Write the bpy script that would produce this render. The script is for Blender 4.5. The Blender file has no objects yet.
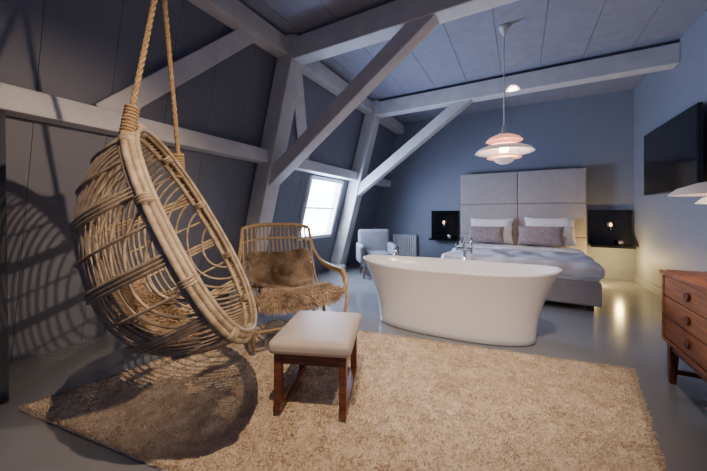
import bpy, math, random
from mathutils import Vector, Matrix, noise
random.seed(4)
V=Vector
# ---------------------------------------------------------------- materials
def mat(name,col,rough=0.5,metal=0.0,col2=None,nscale=8.0,bump=0.0,bscale=60.0,emit=None,estr=0.0,stretch=(1,1,1),spec=0.5,detail=6,sheen=0.0):
    m=bpy.data.materials.new(name); m.use_nodes=True
    nt=m.node_tree; N=nt.nodes; L=nt.links
    b=N['Principled BSDF']
    b.inputs['Base Color'].default_value=(*col,1); b.inputs['Roughness'].default_value=rough
    b.inputs['Metallic'].default_value=metal
    b.inputs['Specular IOR Level'].default_value=spec
    if sheen: b.inputs['Sheen Weight'].default_value=sheen
    tc=N.new('ShaderNodeTexCoord'); mp=N.new('ShaderNodeMapping'); mp.inputs['Scale'].default_value=stretch
    L.new(tc.outputs['Object'],mp.inputs['Vector'])
    if col2 is None: col2=tuple(c*0.9 for c in col)
    n=N.new('ShaderNodeTexNoise'); n.inputs['Scale'].default_value=nscale; n.inputs['Detail'].default_value=detail
    L.new(mp.outputs[0],n.inputs['Vector'])
    r=N.new('ShaderNodeValToRGB'); r.color_ramp.elements[0].position=0.35; r.color_ramp.elements[1].position=0.65
    r.color_ramp.elements[0].color=(*col2,1); r.color_ramp.elements[1].color=(*col,1)
    L.new(n.outputs['Fac'],r.inputs['Fac']); L.new(r.outputs['Color'],b.inputs['Base Color'])
    if bump>0:
        n2=N.new('ShaderNodeTexNoise'); n2.inputs['Scale'].default_value=bscale; n2.inputs['Detail'].default_value=4
        L.new(mp.outputs[0],n2.inputs['Vector'])
        bp=N.new('ShaderNodeBump'); bp.inputs['Strength'].default_value=bump; bp.inputs['Distance'].default_value=0.01
        L.new(n2.outputs['Fac'],bp.inputs['Height']); L.new(bp.outputs['Normal'],b.inputs['Normal'])
    if emit:
        b.inputs['Emission Color'].default_value=(*emit,1); b.inputs['Emission Strength'].default_value=estr
    return m
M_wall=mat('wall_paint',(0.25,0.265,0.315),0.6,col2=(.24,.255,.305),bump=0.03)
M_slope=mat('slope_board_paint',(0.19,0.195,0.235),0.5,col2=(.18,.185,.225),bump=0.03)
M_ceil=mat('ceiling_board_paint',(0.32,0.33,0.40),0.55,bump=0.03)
M_beam=mat('beam_paint',(0.74,0.72,0.69),0.5,col2=(0.64,0.62,0.60),nscale=5,bump=0.25,bscale=18)
M_floor=mat('floor_epoxy',(0.22,0.225,0.24),0.18,col2=(0.19,0.195,0.21),nscale=2,bump=0.02)
M_rug=mat('rug_wool',(0.84,0.69,0.51),0.95,col2=(0.66,0.52,0.37),nscale=22,bump=0.8,bscale=160,spec=0.1,sheen=0.1)
M_tub=mat('tub_solid_surface',(0.94,0.93,0.92),0.2,col2=(0.93,0.92,0.91))
M_chrome=mat('chrome',(0.8,0.8,0.82),0.12,1.0)
M_rattan=mat('rattan',(0.38,0.30,0.21),0.5,col2=(0.23,0.17,0.115),nscale=25,bump=0.2,bscale=80)
M_rattan2=mat('rattan_warm',(0.55,0.39,0.21),0.45,col2=(0.38,0.25,0.12),nscale=25,bump=0.2,bscale=80)
M_rope=mat('rope',(0.46,0.31,0.16),0.85,col2=(0.28,0.18,0.09),nscale=80,bump=1,bscale=200)
M_furbrown=mat('fur_brown',(0.74,0.58,0.43),0.9,col2=(0.22,0.14,0.085),nscale=6,spec=0.15)
M_furtan=mat('fur_tan',(0.50,0.37,0.25),0.9,col2=(0.20,0.13,0.08),nscale=6,spec=0.15)
M_leather=mat('ottoman_leather',(0.55,0.46,0.39),0.5,bump=0.15,bscale=200)
M_teakdark=mat('rosewood',(0.20,0.065,0.03),0.32,col2=(0.10,0.03,0.015),nscale=6,stretch=(1,1,12))
M_teak=mat('teak',(0.45,0.18,0.06),0.38,col2=(0.26,0.09,0.035),nscale=4,stretch=(12,1,12))
M_hb=mat('headboard_fabric',(0.48,0.42,0.38),0.9,bump=0.3,bscale=300)
M_base=mat('bed_base_fabric',(0.38,0.35,0.34),0.9,bump=0.3,bscale=300)
M_linen=mat('bed_linen',(0.82,0.80,0.80),0.8,bump=0.3,bscale=12)
M_taupe=mat('cushion_velvet',(0.34,0.27,0.26),0.8,col2=(0.22,0.175,0.17),nscale=30,bump=0.3,bscale=60)
M_black=mat('black_gloss',(0.006,0.006,0.008),0.12)
M_blackm=mat('black_plastic',(0.012,0.012,0.014),0.4)
M_white=mat('white_lacquer',(0.80,0.78,0.76),0.35)
M_opal=mat('lit_shade_enamel',(0.85,0.81,0.78),0.35,emit=(1.0,0.80,0.68),estr=0.35)
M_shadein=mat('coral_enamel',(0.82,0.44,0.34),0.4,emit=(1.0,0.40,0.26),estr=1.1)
M_bulb=mat('bulb_glass',(1,0.9,0.7),0.4,emit=(1.0,0.80,0.60),estr=60)
M_lampsh=mat('desk_shade_enamel',(0.70,0.67,0.64),0.35,emit=(1.0,0.72,0.55),estr=0.08)
M_flame=mat('small_bulb',(1,0.9,0.7),0.4,emit=(1.0,0.6,0.25),estr=5)
M_glass=mat('skylight_pane',(0.8,0.88,1),0.1,emit=(0.70,0.83,1.0),estr=22)
M_sofa=mat('armchair_fabric',(0.20,0.195,0.20),0.9,bump=0.3,bscale=250)
M_curt=mat('curtain_fabric',(0.08,0.085,0.11),0.9,bump=0.3,bscale=200)
# ---------------------------------------------------------------- builder
def cr(P,k=8,closed=False):
    P=[V(p) for p in P]; n=len(P); out=[]
    rng=range(n) if closed else range(n-1)
    for i in rng:
        if closed: a,b,c,d=P[i-1],P[i],P[(i+1)%n],P[(i+2)%n]
        else: a=P[max(i-1,0)];b=P[i];c=P[i+1];d=P[min(i+2,n-1)]
        for j in range(k):
            t=j/k
            out.append(0.5*((2*b)+(c-a)*t+(2*a-5*b+4*c-d)*t*t+(3*b-a-3*c+d)*t**3))
    if not closed: out.append(P[-1])
    return out
class B:
    def __init__(s): s.v=[];s.f=[];s.m=[];s.s=[];s.X=None
    def add(s,vs,fs,mi=0,sm=False):
        o=len(s.v)
        s.v+= [(s.X@V(p)) if s.X is not None else V(p) for p in vs]
        for f in fs: s.f.append([i+o for i in f]); s.m.append(mi); s.s.append(sm)
    def box(s,lo,hi,mi=0):
        x0,y0,z0=lo;x1,y1,z1=hi
        s.add([(x0,y0,z0),(x1,y0,z0),(x1,y1,z0),(x0,y1,z0),(x0,y0,z1),(x1,y0,z1),(x1,y1,z1),(x0,y1,z1)],
          [(0,3,2,1),(4,5,6,7),(0,1,5,4),(1,2,6,5),(2,3,7,6),(3,0,4,7)],mi)
    def beam(s,p0,p1,w,h,mi=0,up=(0,0,1),w1=None,h1=None):
        p0=V(p0);p1=V(p1);d=(p1-p0).normalized();sd=d.cross(V(up)).normalized();u=sd.cross(d)
        w1=w1 or w;h1=h1 or h
        vs=[]
        for p,a,b in ((p0,w,h),(p1,w1,h1)):
            for i,j in ((-1,-1),(1,-1),(1,1),(-1,1)): vs.append(p+sd*i*a/2+u*j*b/2)
        s.add(vs,[(0,1,2,3),(7,6,5,4),(0,4,5,1),(1,5,6,2),(2,6,7,3),(3,7,4,0)],mi)
    def tube(s,P,r,mi=0,n=8,closed=False):
        P=[V(p) for p in P];N=len(P)
        R=r if isinstance(r,(list,tuple)) else [r]*N
        T=[]
        for i in range(N):
            a=P[i-1] if (i>0 or closed) else P[i]; b=P[(i+1)%N] if (i<N-1 or closed) else P[i]
            t=(b-a); T.append(t.normalized() if t.length>1e-9 else V((0,0,1)))
        ref=V((0,0,1)) if abs(T[0].z)<.9 else V((1,0,0))
        nn=(ref-T[0]*ref.dot(T[0])).normalized(); vs=[]
        for i in range(N):
            nn=(nn-T[i]*nn.dot(T[i])); nn=nn.normalized() if nn.length>1e-6 else V((1,0,0)); bb=T[i].cross(nn)
            for j in range(n):
                a=2*math.pi*j/n; vs.append(P[i]+(nn*math.cos(a)+bb*math.sin(a))*R[i])
        fs=[]
        for i in range(N if closed else N-1):
            i2=(i+1)%N
            for j in range(n):
                j2=(j+1)%n; fs.append((i*n+j,i*n+j2,i2*n+j2,i2*n+j))
        if not closed: fs.append(tuple(range(n))[::-1]); fs.append(tuple((N-1)*n+j for j in range(n)))
        s.add(vs,fs,mi,True)
    def lathe(s,prof,c=(0,0,0),mi=0,n=40):
        vs=[];c=V(c)
        for r,z in prof:
            for j in range(n):
                a=2*math.pi*j/n; vs.append(c+V((r*math.cos(a),r*math.sin(a),z)))
        fs=[]
        for i in range(len(prof)-1):
            for j in range(n):
                j2=(j+1)%n; fs.append((i*n+j,i*n+j2,(i+1)*n+j2,(i+1)*n+j))
        s.add(vs,fs,mi,True)
    def rbox(s,c,size,r,mi=0,X=None,disp=0.0,ds=3.0,k=6,mid=10,func=None):
        h=[a/2 for a in size]; c=V(c)
        def coords(hh):
            rr=min(r,hh*0.999)
            l=[-hh+rr*(1-math.cos(math.pi/2*i/k)) for i in range(k)]
            l+=[-hh+rr+(2*hh-2*rr)*i/mid for i in range(mid+1)]
            l+=[hh-rr*(1-math.cos(math.pi/2*i/k)) for i in range(k-1,-1,-1)]
            return l
        C=[coords(a) for a in h]
        idx={};vs=[];fs=[]
        def pt(p):
            key=tuple(round(a,5) for a in p)
            if key in idx: return idx[key]
            q=V([max(-h[i]+min(r,h[i]*.999),min(h[i]-min(r,h[i]*.999),p[i])) for i in range(3)])
            d=V(p)-q
            w=q+d.normalized()*min(r,min(h)*.999) if d.length>1e-9 else V(p)
            if disp: w=w+V((0,0,1))*disp*noise.noise(V((w.x*ds,w.y*ds,w.z*ds)))+d.normalized()*disp*.6*noise.noise(V((w.x*ds*2+5,w.y*ds*2,w.z*ds)))
            if func: w=func(w)
            w=w+c
            if X is not None: w=X@w
            idx[key]=len(vs);vs.append(w);return idx[key]
        for ax in range(3):
            a,b=(ax+1)%3,(ax+2)%3
            for sg in (-1,1):
                for i in range(len(C[a])-1):
                    for j in range(len(C[b])-1):
                        q=[]
                        for (ii,jj) in ((i,j),(i+1,j),(i+1,j+1),(i,j+1)):
                            p=[0,0,0];p[ax]=sg*h[ax];p[a]=C[a][ii];p[b]=C[b][jj];q.append(pt(p))
                        if len(set(q))<3: continue
                        if sg<0:q=q[::-1]
                        q2=[]; [q2.append(e) for e in q if e not in q2]
                        fs.append(tuple(q2))
        s.add(vs,fs,mi,True)
    def pillow(s,X,w,h,t,mi=0,n=18,seed=0):
        vs=[];fs=[]
        for sg in (1,-1):
            o=len(vs)
            for i in range(n+1):
                for j in range(n+1):
                    a=-1+2*i/n;b=-1+2*j/n
                    e=max(0,(1-a**4)*(1-b**4))**.55
                    px=a*w/2*(1-.07*(1-b*b)*abs(a)**3*1.0)
                    py=b*h/2*(1-.09*(1-a*a)*abs(b)**3)
                    z=sg*t/2*e+ .012*noise.noise(V((a*3+seed,b*3,seed*1.7)))*e
                    vs.append(X@V((px,py,z)))
            for i in range(n):
                for j in range(n):
                    q=(o+i*(n+1)+j,o+(i+1)*(n+1)+j,o+(i+1)*(n+1)+j+1,o+i*(n+1)+j+1)
                    fs.append(q if sg>0 else q[::-1])
        s.add(vs,fs,mi,True)
    def obj(s,name,mats,bevel=0,origin=None):
        me=bpy.data.meshes.new(name)
        o=V(origin) if origin else V((0,0,0))
        me.from_pydata([tuple(p-o) for p in s.v],[],s.f)
        for m in mats: me.materials.append(m)
        me.polygons.foreach_set('material_index',s.m); me.polygons.foreach_set('use_smooth',s.s)
        me.update()
        ob=bpy.data.objects.new(name,me); bpy.context.scene.collection.objects.link(ob); ob.location=o
        if bevel:
            bv=ob.modifiers.new('bevel','BEVEL'); bv.width=bevel; bv.segments=2; bv.limit_method='ANGLE'; bv.angle_limit=math.radians(40)
        return ob
def fur(b,pts,length,width,mi,lean=V((0,0,-.3)),jit=.6):
    vs=[];fs=[]
    for P,N in pts:
        d=(N+lean+V((random.uniform(-jit,jit),random.uniform(-jit,jit),random.uniform(-jit,jit)))).normalized()
        L=length*random.uniform(.6,1.25)
        sd=d.cross(V((random.uniform(-1,1),random.uniform(-1,1),random.uniform(-1,1))))
        if sd.length<1e-4: continue
        sd=sd.normalized()*width; o=len(vs)
        mp=P+d*L*.55; tip=P+d*L*.8+lean.normalized()*L*.35 if lean.length>0 else P+d*L
        vs+=[P-sd,P+sd,mp+sd*.8,mp-sd*.8,tip]
        fs+=[(o,o+1,o+2,o+3),(o+3,o+2,o+4)]
    b.add(vs,fs,mi,False)
# ---------------------------------------------------------------- room shell
XR=1.70; YB=6.80; YF=-2.2; ZC=3.27
xs=lambda z:-3.42+.27*z
b=B(); b.box((-3.75,YF-.1,-.12),(XR+.12,YB+.12,0)); b.obj('floor',[M_floor])
b=B(); b.box((-3.6,YB,0),(XR+.12,YB+.12,ZC+.2)); b.obj('wall_back',[M_wall])
b=B(); b.box((XR,YF-.1,0),(XR+.12,YB,ZC+.2)); b.obj('wall_right',[M_wall])
b=B(); b.box((-3.6,YF-.12,0),(XR,YF,ZC+.2)); b.obj('wall_front',[M_wall])
WY0,WY1,WZ0,WZ1=3.88,4.84,.74,1.74
b=B()
def slab(y0,y1,z0,z1,d0,d1):
    vs=[]
    for z in (z0,z1):
        for x,y in ((xs(z)-d1,y0),(xs(z)-d0,y0),(xs(z)-d0,y1),(xs(z)-d1,y1)): vs.append((x,y,z))
    b.add(vs,[(0,3,2,1),(4,5,6,7),(0,1,5,4),(1,2,6,5),(2,3,7,6),(3,0,4,7)])
y=YF; pw=.42
while y<YB:
    y1=min(y+pw,YB)
    if y1>WY0 and y<WY1:
        a=[(max(y,WY0),min(y1,WY1),0,WZ0),(max(y,WY0),min(y1,WY1),WZ1,ZC+.1)]
        if y<WY0:a.append((y,WY0,0,ZC+.1))
        if y1>WY1:a.append((WY1,y1,0,ZC+.1))
        for q in a: slab(q[0]+.0015,q[1]-.0015,q[2],q[3],0,.02)
    else: slab(y+.0015,y1-.0015,0,ZC+.1,0,.02)
    y+=pw
for q in ((YF,WY0,0,ZC+.1),(WY1,YB,0,ZC+.1),(WY0,WY1,0,WZ0),(WY0,WY1,WZ1,ZC+.1)): slab(q[0],q[1],q[2],q[3],.021,.14)
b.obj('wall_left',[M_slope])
b=B(); x=-2.75
while x<XR:
    b.box((x+.0025,YF,ZC),(min(x+.50,XR)-.0025,YB,ZC+.02)); x+=.50
b.box((-2.9,YF,ZC+.021),(XR,YB,ZC+.12)); b.obj('ceiling',[M_ceil])
# skylight
b=B()
def sl(y,z,d): return V((xs(z)+d,y,z))
n_s=V((1,0,-.27)).normalized()
for (a,c) in (((WY0,WZ0),(WY1,WZ0)),((WY0,WZ1),(WY1,WZ1)),((WY0,WZ0),(WY0,WZ1)),((WY1,WZ0),(WY1,WZ1))):
    b.beam(sl(a[0],a[1],-.03),sl(c[0],c[1],-.03),.06,.14,0,up=n_s)
b.beam(sl(WY0,1.24,-.06),sl(WY1,1.24,-.06),.03,.04,0,up=n_s)
vs=[sl(WY0,WZ0,-.09),sl(WY1,WZ0,-.09),sl(WY1,WZ1,-.09),sl(WY0,WZ1,-.09)]
b.add(vs,[(0,1,2,3)],1)
b.obj('window_1',[M_white,M_glass])
# baseboards
b=B(); b.box((-3.38,YB-.02,0),(XR,YB,.12)); b.obj('baseboard_back',[M_wall],.003)
b=B(); b.box((XR-.02,YF,0),(XR,YB-.02,.12)); b.obj('baseboard_right',[M_wall],.003)
# timber trusses
def truss(y,idx):
    b=B()
    o=.14
    b.beam((xs(0)+o,y,0),(xs(ZC)+o,y,ZC),.24,.23,0,up=(0,1,0))
    b.beam((xs(3.12),y,3.10),(XR,y,3.10),.20,.25,0)
    b.beam((xs(1.55)+.12,y,1.50),(-.62,y,3.12),.17,.17,0,up=(0,1,0))
    b.beam((xs(.12)+.05,y-.16,.07),(xs(.12)+.40,y-.16,.07),.10,.13,0)
    b.obj('trim_truss_%d'%idx,[M_beam],.012)
truss(2.85,1); truss(5.2,2)
b=B()
b.beam((xs(1.86)+.10,YF,1.86),(xs(1.86)+.10,YB,1.86),.17,.16,0); b.obj('trim_mid_purlin',[M_beam],.01)
b=B()
b.beam((xs(3.1)+.09,YF,3.13),(xs(3.1)+.09,YB,3.13),.18,.20,0)
b.beam((xs(1.9)+.06,1.10,1.92),(xs(3.1)+.06,2.30,3.10),.07,.17,0,up=(0,1,-1))
b.beam((xs(1.9)+.06,3.6,1.92),(xs(3.1)+.06,3.0,3.10),.07,.15,0,up=(0,1,-1))
b.obj('trim_top_purlin',[M_beam],.008)
# ---------------------------------------------------------------- rug
C=[V((-2.55,.58,0)),V((.44,1.03,0)),V((.715,2.878,0)),V((-2.25,2.40,0))]
b=B(); nx,ny=300,200; vs=[]
for i in range(nx+1):
    for j in range(ny+1):
        u=i/nx;w=j/ny
        p=(C[0]*(1-u)+C[1]*u)*(1-w)+(C[3]*(1-u)+C[2]*u)*w
        e=min(u*nx,w*ny,(1-u)*nx,(1-w)*ny)
        z=.004 if e<1 else .018+random.uniform(-.0025,.0025)+.005*noise.noise(p*9)+.004*noise.noise(p*30)
        vs.append(p+V((random.uniform(-.002,.002),random.uniform(-.002,.002),z)))
b.add(vs,[(i*(ny+1)+j,(i+1)*(ny+1)+j,(i+1)*(ny+1)+j+1,i*(ny+1)+j+1) for i in range(nx) for j in range(ny)],0,True)
pts=[]
for k in range(110000):
    u=random.random();w=random.random()
    if k<9000:
        e=random.choice((0,1,2,3)); 
        if e==0:u=random.random()*.006
        elif e==1:u=1-random.random()*.006
        elif e==2:w=random.random()*.008
        else:w=1-random.random()*.008
    p=(C[0]*(1-u)+C[1]*u)*(1-w)+(C[3]*(1-u)+C[2]*u)*w
    pts.append((p+V((0,0,.012)),V((.8*noise.noise(p*6),.8*noise.noise(p*6+V((7,3,1))),1))))
fur(b,pts,.024,.0022,0,lean=V((0.05,0,0.0)),jit=.5)
b.obj('shaggy_rug',[M_rug])
# ---------------------------------------------------------------- bathtub
def superel(a,bb,n,N=72):
    out=[]
    for i in range(N):
        t=2*math.pi*i/N;c,s_=math.cos(t),math.sin(t)
        out.append((a*math.copysign(abs(c)**(2/n),c),bb*math.copysign(abs(s_)**(2/n),s_)))
    return out
b=B(); N=72
H=.63
secs=[]
for t in [0,.02,.1,.25,.4,.55,.7,.82,.92,.97,1.0]:
    k=t**2.0
    secs.append((.735+.19*k,.30+.10*k,H*t if t>0 else 0,2.35))
secs[0]=(.72,.285,0,2.35)
secs+= [(.922,.397,H+.004,2.35),(.905,.381,H+.004,2.35),(.895,.371,H-.004,2.35),(.86,.34,H-.10,2.4),(.80,.30,H-.25,2.4),(.70,.25,H-.40,2.4),(.55,.19,H-.44,2.4),(.05,.03,H-.45,2)]
vs=[]
for a,bb,z,n in secs:
    for (px,py) in superel(a,bb,n,N):
        up=.035*max(0,(abs(px)/.925))**4*(z/H)**2
        vs.append((px,py,z+up))
fs=[(i*N+j,i*N+(j+1)%N,(i+1)*N+(j+1)%N,(i+1)*N+j) for i in range(len(secs)-1) for j in range(N)]
fs.append(tuple(range(N))[::-1]); fs.append(tuple((len(secs)-1)*N+j for j in range(N)))
b.X=Matrix.Translation((-.61,3.10,0))@Matrix.Rotation(math.radians(3),4,'Z')
b.add(vs,fs,0,True)
b.lathe([(.0,0.186),(.03,.186),(.03,.182)],(.0,0,0),1)
b.obj('freestanding_bathtub',[M_tub,M_chrome],origin=(-.61,3.10,0))
b=B(); fx,fy=-.56,3.62
b.lathe([(0,0),(.05,0),(.05,.012),(.02,.014)],(fx,fy,0))
b.tube([(fx,fy,.01),(fx,fy,.80)],.017,n=12)
b.tube(cr([(fx,fy,.78),(fx,fy,.84),(fx,fy-.05,.87),(fx,fy-.16,.86),(fx,fy-.20,.82)],6),.014,n=12)
b.tube([(fx-.08,fy,.74),(fx+.08,fy,.74)],.02,n=12)
b.tube([(fx+.08,fy,.70),(fx+.08,fy,.88)],.010,n=10)
b.tube([(fx-.08,fy,.72),(fx-.08,fy-.03,.80)],.009,n=10)
b.tube(cr([(fx+.08,fy,.70),(fx+.12,fy+.01,.5),(fx+.09,fy+.01,.35),(fx+.02,fy,.5),(fx+.02,fy,.7)],8),.006)
b.obj('bath_tap',[M_chrome])
b=B()
b.tube([(-1.30,3.40,.63),(-1.30,3.40,.71)],.012); b.tube([(-1.30,3.40,.71),(-1.30,3.33,.725)],.009)
b.lathe([(.0,.665),(.024,.665),(.024,.645),(.024,.638)],(-1.30,3.40,0))
b.obj('bath_waste_knob',[M_chrome])
# ---------------------------------------------------------------- bed
b=B(); BX0,BX1,BY0,BY1=-.96,.82,4.36,6.52; cx=(BX0+BX1)/2;cy=(BY0+BY1)/2;w=BX1-BX0;l=BY1-BY0
b.rbox((cx,cy,.21),(w,l,.28),.025,0)
for x in (BX0+.1,BX1-.1):
    for y in (BY0+.1,BY1-.1): b.box((x-.035,y-.035,0),(x+.035,y+.035,.08),2)
b.rbox((cx,cy,.425),(w-.02,l-.01,.16),.04,1)
b.rbox((cx,cy-.32,.475),(w+.07,l-.58,.17),.07,1,disp=.035,ds=4,mid=30)
b.rbox((cx,BY0+1.45,.535),(w+.06,.42,.09),.04,1,disp=.02,ds=5,mid=16)
b.obj('bed',[M_base,M_linen,M_blackm],origin=(cx,cy,0))
b=B()
hx0,hx1=-1.09,1.02
b.box((hx0,6.62,0),(hx1,6.79,1.93),0)
mx=(hx0+hx1)/2
for (x0,x1) in ((hx0,mx),(mx,hx1)):
    for (z0,z1) in ((.02,.72),(.72,1.33),(1.33,1.95)):
        b.rbox(((x0+x1)/2,6.62,(z0+z1)/2),(x1-x0-.004,.14,z1-z0-.004),.02,0,mid=6)
b.obj('headboard',[M_hb],origin=(mx,6.7,0))
def pil(name,x,y,z,w,h,t,tilt,mt,seed):
    b=B(); X=Matrix.Translation((x,y,z))@Matrix.Rotation(math.radians(random.uniform(-4,4)),4,'Z')@Matrix.Rotation(math.radians(tilt),4,'X')
    b.pillow(X,w,h,t,0,seed=seed); b.obj(name,[mt])
pil('white_pillow',-.50,6.40,.82,.78,.50,.17,68,M_linen,1)
pil('white_pillow.001',.46,6.40,.83,.78,.52,.17,70,M_linen,2)
pil('white_pillow.002',-.48,6.19,.745,.74,.46,.16,40,M_linen,3)
pil('white_pillow.003',.44,6.19,.755,.74,.46,.16,42,M_linen,4)
pil('taupe_cushion',-.55,5.96,.76,.62,.34,.13,58,M_taupe,5)
pil('taupe_cushion.001',.30,5.94,.77,.68,.37,.13,58,M_taupe,6)
# bedside wall panels
def panel(name,x0,x1):
    b=B(); b.box((x0,6.74,.56),(x1,6.795,1.20),0); b.box((x0,6.52,.56),(x1,6.74,.60),0)
    m=(x0+x1)/2
    b.tube([(m,6.73,.86),(m,6.66,.86),(m,6.66,.92)],.008,1,n=8)
    b.lathe([(.0,.92),(.018,.925),(.02,.95),(.012,.975),(.0,.985)],(m,6.66,0),2,n=16)
    b.lathe([(.0,.60),(.035,.60),(.04,.68),(.036,.68),(.032,.61)],(m+.12,6.62,0),1,n=20)
    b.obj(name,[M_black,M_chrome,M_flame],.003)
panel('bedside_wall_panel',1.07,1.66); panel('bedside_wall_panel.001',-1.74,-1.16)
# radiator
b=B()
for i in range(11):
    x=-2.62+i*.052
    b.rbox((x,6.72,.40),(.036,.09,.50),.014,0,k=3,mid=2)
b.tube([(-2.65,6.72,.18),(-2.07,6.72,.18)],.016); b.tube([(-2.65,6.72,.62),(-2.07,6.72,.62)],.016)
b.tube([(-2.63,6.72,.16),(-2.63,6.72,0)],.012); b.tube([(-2.09,6.72,.16),(-2.09,6.72,0)],.012)
b.obj('radiator',[M_white])
# grey armchair
b=B(); b.X=Matrix.Translation((-2.30,5.02,0))@Matrix.Rotation(math.radians(35),4,'Z')
b.rbox((0,0,.27),(.60,.58,.16),.04,0); b.rbox((0,-.03,.38),(.46,.52,.12),.05,0)
b.rbox((0,.27,.58),(.62,.13,.52),.06,0,func=lambda w:V((w.x,w.y+.22*(w.z)*.5,w.z)))
for sx in (-1,1):
    b.rbox((sx*.30,0,.42),(.11,.56,.34),.05,0,func=lambda w:V((w.x,w.y,w.z*(1+.25*w.y))))
    for sy in (-1,1): b.tube([(sx*.25,sy*.22,.20),(sx*.27,sy*.25,0)],[.02,.012],1)
b.obj('grey_armchair',[M_sofa,M_teakdark],origin=(-2.30,5.02,0))
# TV
b=B(); b.box((1.60,4.42,1.41),(1.64,5.96,2.29),0); b.box((1.597,4.435,1.43),(1.601,5.945,2.275),1); b.box((1.64,4.95,1.65),(1.698,5.40,2.05),0)
b.obj('television',[M_blackm,M_black],.003,origin=(1.62,5.19,1.85))
# ---------------------------------------------------------------- dresser
b=B(); x0,x1,y0,y1,z0,z1=.86,1.36,1.45,2.86,.28,.76
b.box((x0-.01,y0-.01,z1-.03),(x1,y1+.01,z1)); b.box((x0,y0,z0),(x1,y1,z0+.025))
b.box((x0,y1-.025,z0+.025),(x1,y1,z1-.03)); b.box((x0,y0,z0+.025),(x1,y0+.025,z1-.03)); b.box((x1-.015,y0+.025,z0+.025),(x1,y1-.025,z1-.03))
nr,nc=3,2
for r in range(nr):
    for c in range(nc):
        ya=y0+.03+c*(y1-y0-.06)/nc+.004; yb=y0+.03+(c+1)*(y1-y0-.06)/nc-.004
        za=z0+.03+r*(z1-z0-.065)/nr+.003; zb=z0+.03+(r+1)*(z1-z0-.065)/nr-.003
        b.box((x0+.004,ya,za),(x0+.03,yb,zb))
        ym=(ya+yb)/2; zm=(za+zb)/2
        X=b.X; b.X=Matrix.Translation((x0+.004,ym,zm))@Matrix.Rotation(math.radians(-90),4,'Y')
        b.lathe([(0,.001),(.026,.002),(.028,.012),(.022,.016),(.0,.010)],(0,0,0),1,n=24)
        b.X=X
for y in (y0+.06,y1-.06):
    for x in (x0+.04,x1-.05):
        b.beam((x,y,z0),(x,y+(.02 if y>2 else -.02),0),.05,.05,1,up=(1,0,0),w1=.032,h1=.032)
    b.beam((x0+.04,y,z0-.025),(x1-.05,y,z0-.025),.03,.05,1)
    b.beam((x0+.04,y,.09),(x1-.05,y,.09),.025,.03,1)
b.beam((x0+.04,y0+.06,z0-.025),(x0+.04,y1-.06,z0-.025),.03,.05,1)
b.obj('chest_of_drawers',[M_teak,M_teakdark],.003,origin=(1.1,2.15,0))
# table lamp on dresser
b=B(); lx,ly,lz=1.00,2.42,.76
b.lathe([(0,0),(.085,0),(.085,.012),(.03,.02),(.012,.03),(.011,.43)],(lx,ly,lz),1)
q=.075
b.lathe([(.24,.42+q),(.20,.455+q),(.12,.485+q),(.06,.495+q),(.058,.49+q),(.12,.478+q),(.20,.448+q),(.238,.418+q)],(lx,ly,lz),0)
b.lathe([(.13,.37+q),(.10,.40+q),(.05,.41+q),(.05,.405+q),(.098,.395+q),(.128,.368+q)],(lx,ly,lz),0)
b.lathe([(.075,.33+q),(.055,.35+q),(.02,.36+q)],(lx,ly,lz),0)
b.lathe([(.058,.495+q),(.045,.53+q),(.02,.56+q),(0,.565+q)],(lx,ly,lz),0)
b.lathe([(0,.375+q),(.03,.38+q),(.04,.42+q),(.03,.46+q),(0,.47+q)],(lx,ly,lz),2)
for k in range(3):
    a=k*2.094+.4; b.tube([(lx+.05*math.cos(a),ly+.05*math.sin(a),lz+.34+q),(lx+.055*math.cos(a),ly+.055*math.sin(a),lz+.50+q)],.003,1)
b.obj('table_lamp',[M_lampsh,M_chrome,M_bulb])
# ---------------------------------------------------------------- pendant lamp
b=B(); px_,py_,pz=-.158,3.80,1.87
P=(px_,py_,pz)
b.lathe([(0,ZC-pz),(.055,ZC-pz),(.05,ZC-pz-.03),(.02,ZC-pz-.10),(.006,ZC-pz-.12)],P,0)
b.tube([(px_,py_,ZC-.1),(px_,py_,pz+.20)],.006,0)
b.lathe([(0,.27),(.02,.26),(.025,.20),(.055,.18),(.06,.165),(.055,.16)],P,0)
b.lathe([(.05,.162),(.10,.155),(.155,.13),(.19,.095),(.187,.093),(.15,.125),(.10,.148),(.05,.155)],P,1)
b.lathe([(.09,.055),(.20,.030),(.27,.00),(.305,-.035),(.301,-.037),(.265,-.007),(.20,.021),(.09,.046)],P,3)
b.lathe([(.07,.11),(.12,.08),(.135,.055),(.132,.055),(.115,.077),(.07,.105)],P,1)
b.lathe([(.05,-.04),(.13,-.06),(.18,-.095),(.177,-.097),(.128,-.067),(.05,-.05)],P,1)
b.lathe([(.11,-.105),(.09,-.14),(.04,-.165),(0,-.167)],P,3)
b.lathe([(0,-.06),(.03,-.05),(.045,0),(.03,.05),(0,.06)],P,2)
for k in range(3):
    a=k*2.094; b.tube([(px_+.06*math.cos(a),py_+.06*math.sin(a),pz+.15),(px_+.14*math.cos(a),py_+.14*math.sin(a),pz+.03),(px_+.10*math.cos(a),py_+.10*math.sin(a),pz-.12)],.004,0)
b.obj('pendant_lamp',[M_white,M_shadein,M_bulb,M_opal])
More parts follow.
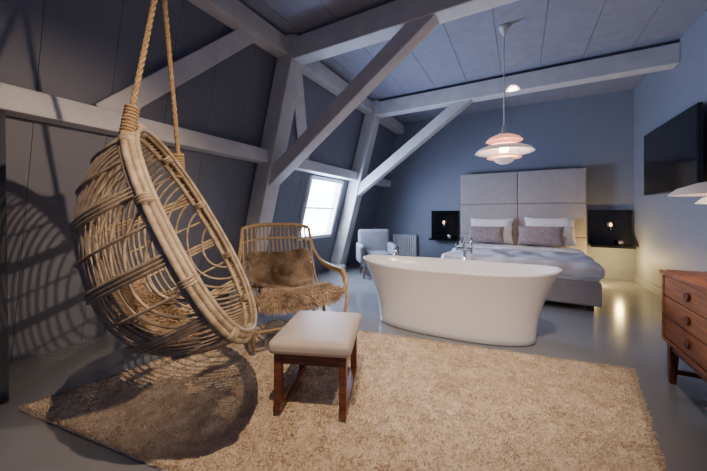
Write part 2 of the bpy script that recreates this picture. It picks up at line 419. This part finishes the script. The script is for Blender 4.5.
# ---------------------------------------------------------------- ottoman
b=B(); b.X=Matrix.Translation((-1.105,1.557,.04))@Matrix.Rotation(math.radians(21.5),4,'Z')
b.rbox((0,0,.365),(.47,.56,.075),.03,0,mid=12,func=lambda w:V((w.x,w.y,w.z+(.012*(1-(w.x/.235)**2)*(1-(w.y/.28)**2) if w.z>0 else 0))))
for sx in (-1,1):
    x=sx*.185
    for sy in (-1,1): b.box((x-.02,sy*.225-.022,.03),(x+.02,sy*.225+.022,.33),1)
    b.box((x-.02,-.26,0),(x+.02,.26,.035),1); b.box((x-.014,-.205,.265),(x+.014,.205,.328),1)
for sy in (-1,1): b.box((-.165,sy*.225-.014,.265),(.165,sy*.225+.014,.328),1)
b.obj('ottoman',[M_leather,M_teakdark],0,origin=(-1.105,1.557,.04))
# ---------------------------------------------------------------- rattan lounge chair
fwd=V((.84,-.54,0)).normalized(); sd=V((-fwd.y,fwd.x,0)); LC=V((-1.93,2.17,.022))
TX=Matrix(((fwd.x,sd.x,0,LC.x),(fwd.y,sd.y,0,LC.y),(0,0,1,LC.z),(0,0,0,1)))
b=B(); b.X=TX
prof=cr([(-.40,0,1.00),(-.36,0,.82),(-.30,0,.62),(-.22,0,.45),(-.08,0,.37),(.12,0,.37),(.30,0,.41),(.37,0,.40)],6)
nc=17
for i in range(nc):
    t=-1+2*i/(nc-1)
    pts=[]
    for k,p in enumerate(prof):
        s_=k/(len(prof)-1)
        hw=.34-.05*s_+.03*math.sin(math.pi*s_)
        wrap=.10*abs(t)**3*math.sin(math.pi*min(1,s_*1.1))
        topdrop=.03*t**4*(1-s_)
        pts.append(V((p.x+wrap*.4+ (1-s_)*.05*t*t,t*hw,p.z+wrap*.6-topdrop)))
    b.tube(pts,.0085,0,n=6)
def rail(x,z,hw,r,bow=.05,drop=.03):
    b.tube(cr([(x+bow,-hw,z-drop),(x+bow*.3,-hw*.6,z),(x,0,z+.005),(x+bow*.3,hw*.6,z),(x+bow,hw,z-drop)],6),r,0,n=8)
rail(-.40,1.0,.345,.020); rail(-.375,.86,.345,.012); rail(-.30,.62,.35,.014)
b.tube([(.37,-.29,.40),(.37,.29,.40)],.018); b.tube([(.12,-.32,.355),(.12,.32,.355)],.015); b.tube([(-.2,-.33,.42),(-.2,.33,.42)],.015)
for s_ in (-1,1):
    b.tube(cr([(-.35,s_*.345,.97),(-.30,s_*.37,.78),(-.18,s_*.41,.64),(.05,s_*.44,.60),(.30,s_*.44,.60),(.42,s_*.42,.53),(.41,s_*.38,.42),(.28,s_*.35,.36),(0,s_*.35,.34),(-.22,s_*.35,.40),(-.33,s_*.35,.66)],6),.017,0)
    b.tube(cr([(-.28,s_*.36,.76),(-.12,s_*.42,.60),(.05,s_*.44,.575),(.28,s_*.44,.57),(.38,s_*.42,.51)],6),.012,0)
    b.tube(cr([(.33,s_*.43,.59),(.44,s_*.42,.40),(.42,s_*.38,.18),(.30,s_*.35,.035),(.14,s_*.34,.10),(.08,s_*.34,.34)],6),.016,0)
    b.tube(cr([(-.26,s_*.35,.60),(-.36,s_*.35,.36),(-.38,s_*.34,.16),(-.30,s_*.33,.035),(-.16,s_*.33,.10),(-.06,s_*.33,.34)],6),.016,0)
    b.tube(cr([(.30,s_*.35,.05),(0,s_*.34,.03),(-.30,s_*.33,.05)],6),.012,0)
for x in (.40,-.37): b.tube([(x,-.36,.2),(x,.36,.2)],.013)
b.obj('rattan_lounge_chair',[M_rattan2],origin=LC)
b=B(); b.X=TX
sp=cr([(-.30,0,.71),(-.25,0,.60),(-.19,0,.48),(-.06,0,.41),(.14,0,.41),(.32,0,.45),(.41,0,.42),(.42,0,.33)],6)
pts=[];vs=[];fs=[];nn=len(sp);W=12
def shw(s_): return .25+.06*math.sin(s_*9)+.03*math.sin(s_*23)+.04*s_
for k,p in enumerate(sp):
    for i in range(W+1):
        t=-1+2*i/W; s_=k/(nn-1); vs.append(V((p.x+.03*t*t,t*shw(s_),p.z+.035*t*t+.012)))
fs=[(k*(W+1)+i,(k+1)*(W+1)+i,(k+1)*(W+1)+i+1,k*(W+1)+i+1) for k in range(nn-1) for i in range(W)]
b.add(vs,fs,0,True)
for _ in range(22000):
    kk=random.random()*(nn-1.001);k=int(kk);f=kk-k;p=sp[k].lerp(sp[k+1],f);tan=(sp[k+1]-sp[k]).normalized();nrm=V((0,1,0)).cross(tan)
    if nrm.z<0 and k<nn-3:nrm=-nrm
    if k>=nn-3: nrm=V((abs(nrm.x)+.2,0,abs(nrm.z)))
    nrm=nrm.normalized()
    t=random.uniform(-1,1);s_=kk/(nn-1)
    pts.append((V((p.x+.03*t*t,t*shw(s_),p.z+.035*t*t+.012)),nrm+V((0,t*.5,0))))
fur(b,pts,.05,.0028,0,lean=V((.25,0,-.25)),jit=.7)
b.obj('sheepskin_throw',[M_furbrown],origin=LC+V((0,0,.4)))
# ---------------------------------------------------------------- hanging egg chair
nrm=V((.76,.65,0)).normalized(); ax=V((-nrm.y,nrm.x,0))
tilt=math.radians(27)
zl=V((-nrm.x*math.sin(tilt),-nrm.y*math.sin(tilt),math.cos(tilt)))
yl=ax.cross(zl)*-1
if yl.dot(nrm)>0: yl=-yl
RC=V((-1.41,.94,1.05))
EX=Matrix(((ax.x,yl.x,zl.x,RC.x),(ax.y,yl.y,zl.y,RC.y),(ax.z,yl.z,zl.z,RC.z),(0,0,0,1)))
A_,B_,C_=.37,.49,.56
def rimhalf(z):
    r=max(0,1-abs(z/C_)**2.3)
    return A_*r**.5*(1-.16*z/C_)
def shell(x,z,sc=1.0):
    hwid=max(rimhalf(z),1e-4)
    q=min(1,abs(x)/hwid)
    r=max(0,1-abs(z/C_)**2.3)
    dep=B_*r**.48*(1-.20*z/C_)
    return V((x*sc,dep*max(0,1-q**2.2)**.5*sc,z*sc))
def zmax(x,sg):
    lo,hi=0.0,C_
    for _ in range(30):
        m=(lo+hi)/2
        if rimhalf(sg*m)>abs(x): lo=m
        else: hi=m
    return lo*sg
b=B(); b.X=EX
nc=40
for i in range(nc):
    x=-A_*.985+2*A_*.985*i/(nc-1)
    z0_,z1_=zmax(x,-1),zmax(x,1); pts=[]
    for j in range(33):
        a=-math.cos(math.pi*j/32)
        pts.append(shell(x,(z0_+z1_)/2+(z1_-z0_)/2*a))
    b.tube(pts,.0065,0,n=6)
RIM=[]
for j in range(40):
    a=math.pi*j/40; z=C_*math.cos(a); RIM.append((rimhalf(z),z))
for j in range(40):
    a=math.pi+math.pi*j/40; z=C_*math.cos(a); RIM.append((-rimhalf(z),z))
def ring(sc,r,yo=0): b.tube([V((x*sc,yo,z*sc)) for x,z in RIM],r,0,n=8,closed=True)
ring(1.0,.017); ring(1.035,.015,.02); ring(1.0,.013,.042); ring(.985,.011,-.018)
for zi in (-.46,-.34,-.20,-.06,.08,.22,.36,.47):
    main=zi in (-.34,-.06,.22)
    for dd in (-.016,0,.016) if main else (0,):
        z=zi+dd; hwid=rimhalf(z); pts=[]
        for i in range(33):
            a=-math.cos(math.pi*i/32); pts.append(shell(hwid*a,z,1.02))
        b.tube(pts,.009 if main else .0065,0,n=6)
for j in range(0,80,8):
    x,z=RIM[j]; x2,z2=RIM[(j+1)%80]; x0_,z0_=RIM[j-1]
    p=V((x*1.012,.012,z*1.012)); tdir=V((x2-x0_,0,z2-z0_)).normalized()
    for q in range(3):
        b.tube([p+tdir*(q*.012-.012-.004),p+tdir*(q*.012-.012+.004)],.035,0,n=12)
b.X=None
top=V((-1.52,.82,2.34))
def rope(p0,p1):
    d=(p1-p0); L=d.length; d.normalize()
    e1=d.cross(V((1,0,0))).normalized(); e2=d.cross(e1)
    for ph in (0,2.094,4.189):
        pts=[]
        n=int(L/.012)
        for i in range(n+1):
            s_=i/n*L; a=s_*2*math.pi/.10+ph
            pts.append(p0+d*s_+(e1*math.cos(a)+e2*math.sin(a))*.006)
        b.tube(pts,.007,1,n=5)
    return d,e1,e2
for (sx,zz) in ((1,.36),(-1,.50)):
    p0=EX@V((sx*rimhalf(zz)*1.03,.01,zz*1.03))
    d,e1,e2=rope(p0,top)
    for k in range(9):
        c=p0+d*(.015*k-.01); R=.022
        b.tube([c+(e1*math.cos(q*.628)+e2*math.sin(q*.628))*R for q in range(10)],.009,1,n=5,closed=True)
rope(top,V((top.x,top.y,ZC-.06)))
for k in range(6):
    b.tube([top+V((math.cos(q*.628)*.026,math.sin(q*.628)*.026,.015*k-.02)) for q in range(10)],.009,1,n=5,closed=True)
b.tube([V((top.x,top.y,ZC-.08)),V((top.x,top.y,ZC))],.014,2); b.lathe([(0,-.012),(.06,-.012),(.06,0)],(top.x,top.y,ZC),2,n=20)
b.obj('hanging_egg_chair',[M_rattan,M_rope,M_blackm],origin=(RC.x,RC.y,RC.z))
b=B(); b.X=EX
vs=[];n1,n2=24,12;
def hw(s_): return .20+.04*math.sin(s_*11)+.03*math.sin(s_*27)
def fp(s_,t):
    z=-C_*.95*math.cos(s_*1.45)
    h=min(hw(s_),rimhalf(z)*.8)
    p=shell(t*h,z,.93); return p
for k in range(n1+1):
    for i in range(n2+1): vs.append(fp(k/n1,-1+2*i/n2))
b.add(vs,[(k*(n2+1)+i,(k+1)*(n2+1)+i,(k+1)*(n2+1)+i+1,k*(n2+1)+i+1) for k in range(n1) for i in range(n2)],0,True)
pts=[]
for _ in range(16000):
    s_=random.random();t=random.uniform(-1,1);p=fp(s_,t)
    n_=-V((p.x/A_**2,p.y/B_**2,p.z/C_**2)).normalized()
    pts.append((p,n_))
fur(b,pts,.045,.003,0,lean=V((0,-.1,-.2)),jit=.6)
b.obj('sheepskin_throw.001',[M_furtan],origin=(RC.x,RC.y,RC.z-.3))
# ---------------------------------------------------------------- curtain
b=B(); vs=[];n=90;m=20
for j in range(m+1):
    z=.02+1.76*j/m
    for i in range(n+1):
        y=-.6+1.17*i/n
        vs.append((-2.66+.045*math.sin(i*.55)*(1-.4*j/m)-.08*j/m,y,z))
b.add(vs,[(j*(n+1)+i,j*(n+1)+i+1,(j+1)*(n+1)+i+1,(j+1)*(n+1)+i) for j in range(m) for i in range(n)],0,True)
ob=b.obj('curtain',[M_curt]); sm=ob.modifiers.new('s','SOLIDIFY'); sm.thickness=.006
# ---------------------------------------------------------------- lights
def light(kind,name,loc,energy,col,target=None,**k):
    d=bpy.data.lights.new(name,kind); d.energy=energy; d.color=col
    for a,v in k.items(): setattr(d,a,v)
    o=bpy.data.objects.new(name,d); bpy.context.scene.collection.objects.link(o); o.location=loc
    if target is not None: o.rotation_euler=(V(target)-V(loc)).to_track_quat('-Z','Y').to_euler()
    return o
light('SPOT','spot_light',(-.35,.30,3.15),300,(1.0,.76,.54),(-1.25,1.5,.3),spot_size=math.radians(78),spot_blend=1,shadow_soft_size=.015)
light('SPOT','spot_light.001',(1.40,1.25,1.95),380,(1.0,.76,.54),(-2.9,.80,.85),spot_size=math.radians(44),spot_blend=.9,shadow_soft_size=.03)
light('SPOT','spot_light.002',(0.3,1.3,3.15),330,(1.0,.84,.70),(-.50,2.75,.4),spot_size=math.radians(64),spot_blend=1,shadow_soft_size=.04)
light('AREA','front_fill_light',(-.4,YF+.05,1.75),12,(.40,.48,1.0),(-.1,4,2.2),shape='RECTANGLE',size=3.0,size_y=2.0)  # blue fill added behind the camera; the front wall has no window
light('AREA','skylight_daylight',(-2.96,4.36,1.25),75,(.46,.58,1.0),(0,4.6,1.4),shape='RECTANGLE',size=.7,size_y=.7)
light('POINT','pendant_glow',(px_,py_,pz-.05),10,(1.0,.72,.52),shadow_soft_size=.05)
light('POINT','table_lamp_glow',(lx,ly,lz+.43),4,(1.0,.66,.42),shadow_soft_size=.04)
light('POINT','under_bed_glow',(1.40,6.30,.42),16,(1.0,.68,.25),shadow_soft_size=.03)
light('POINT','under_bed_glow.001',(1.05,6.1,.10),12,(1.0,.68,.25),shadow_soft_size=.03)
light('SPOT','bed_spot',(-.1,5.0,3.1),95,(1.0,.76,.60),(0,6.3,.8),spot_size=math.radians(56),spot_blend=1,shadow_soft_size=.05)
w=bpy.data.worlds.new('w'); bpy.context.scene.world=w; w.use_nodes=True
w.node_tree.nodes['Background'].inputs[0].default_value=(.2,.3,.6,1); w.node_tree.nodes['Background'].inputs[1].default_value=.4
# ---------------------------------------------------------------- camera
cd=bpy.data.cameras.new('camera'); cam=bpy.data.objects.new('camera',cd); bpy.context.scene.collection.objects.link(cam)
cam.location=(0,0,1.15); cam.rotation_euler=(math.radians(90),0,math.radians(29.03))
cd.sensor_width=36; cd.lens=300/707*36; cd.shift_y=-22.5/707; cd.clip_start=.02
bpy.context.scene.camera=cam
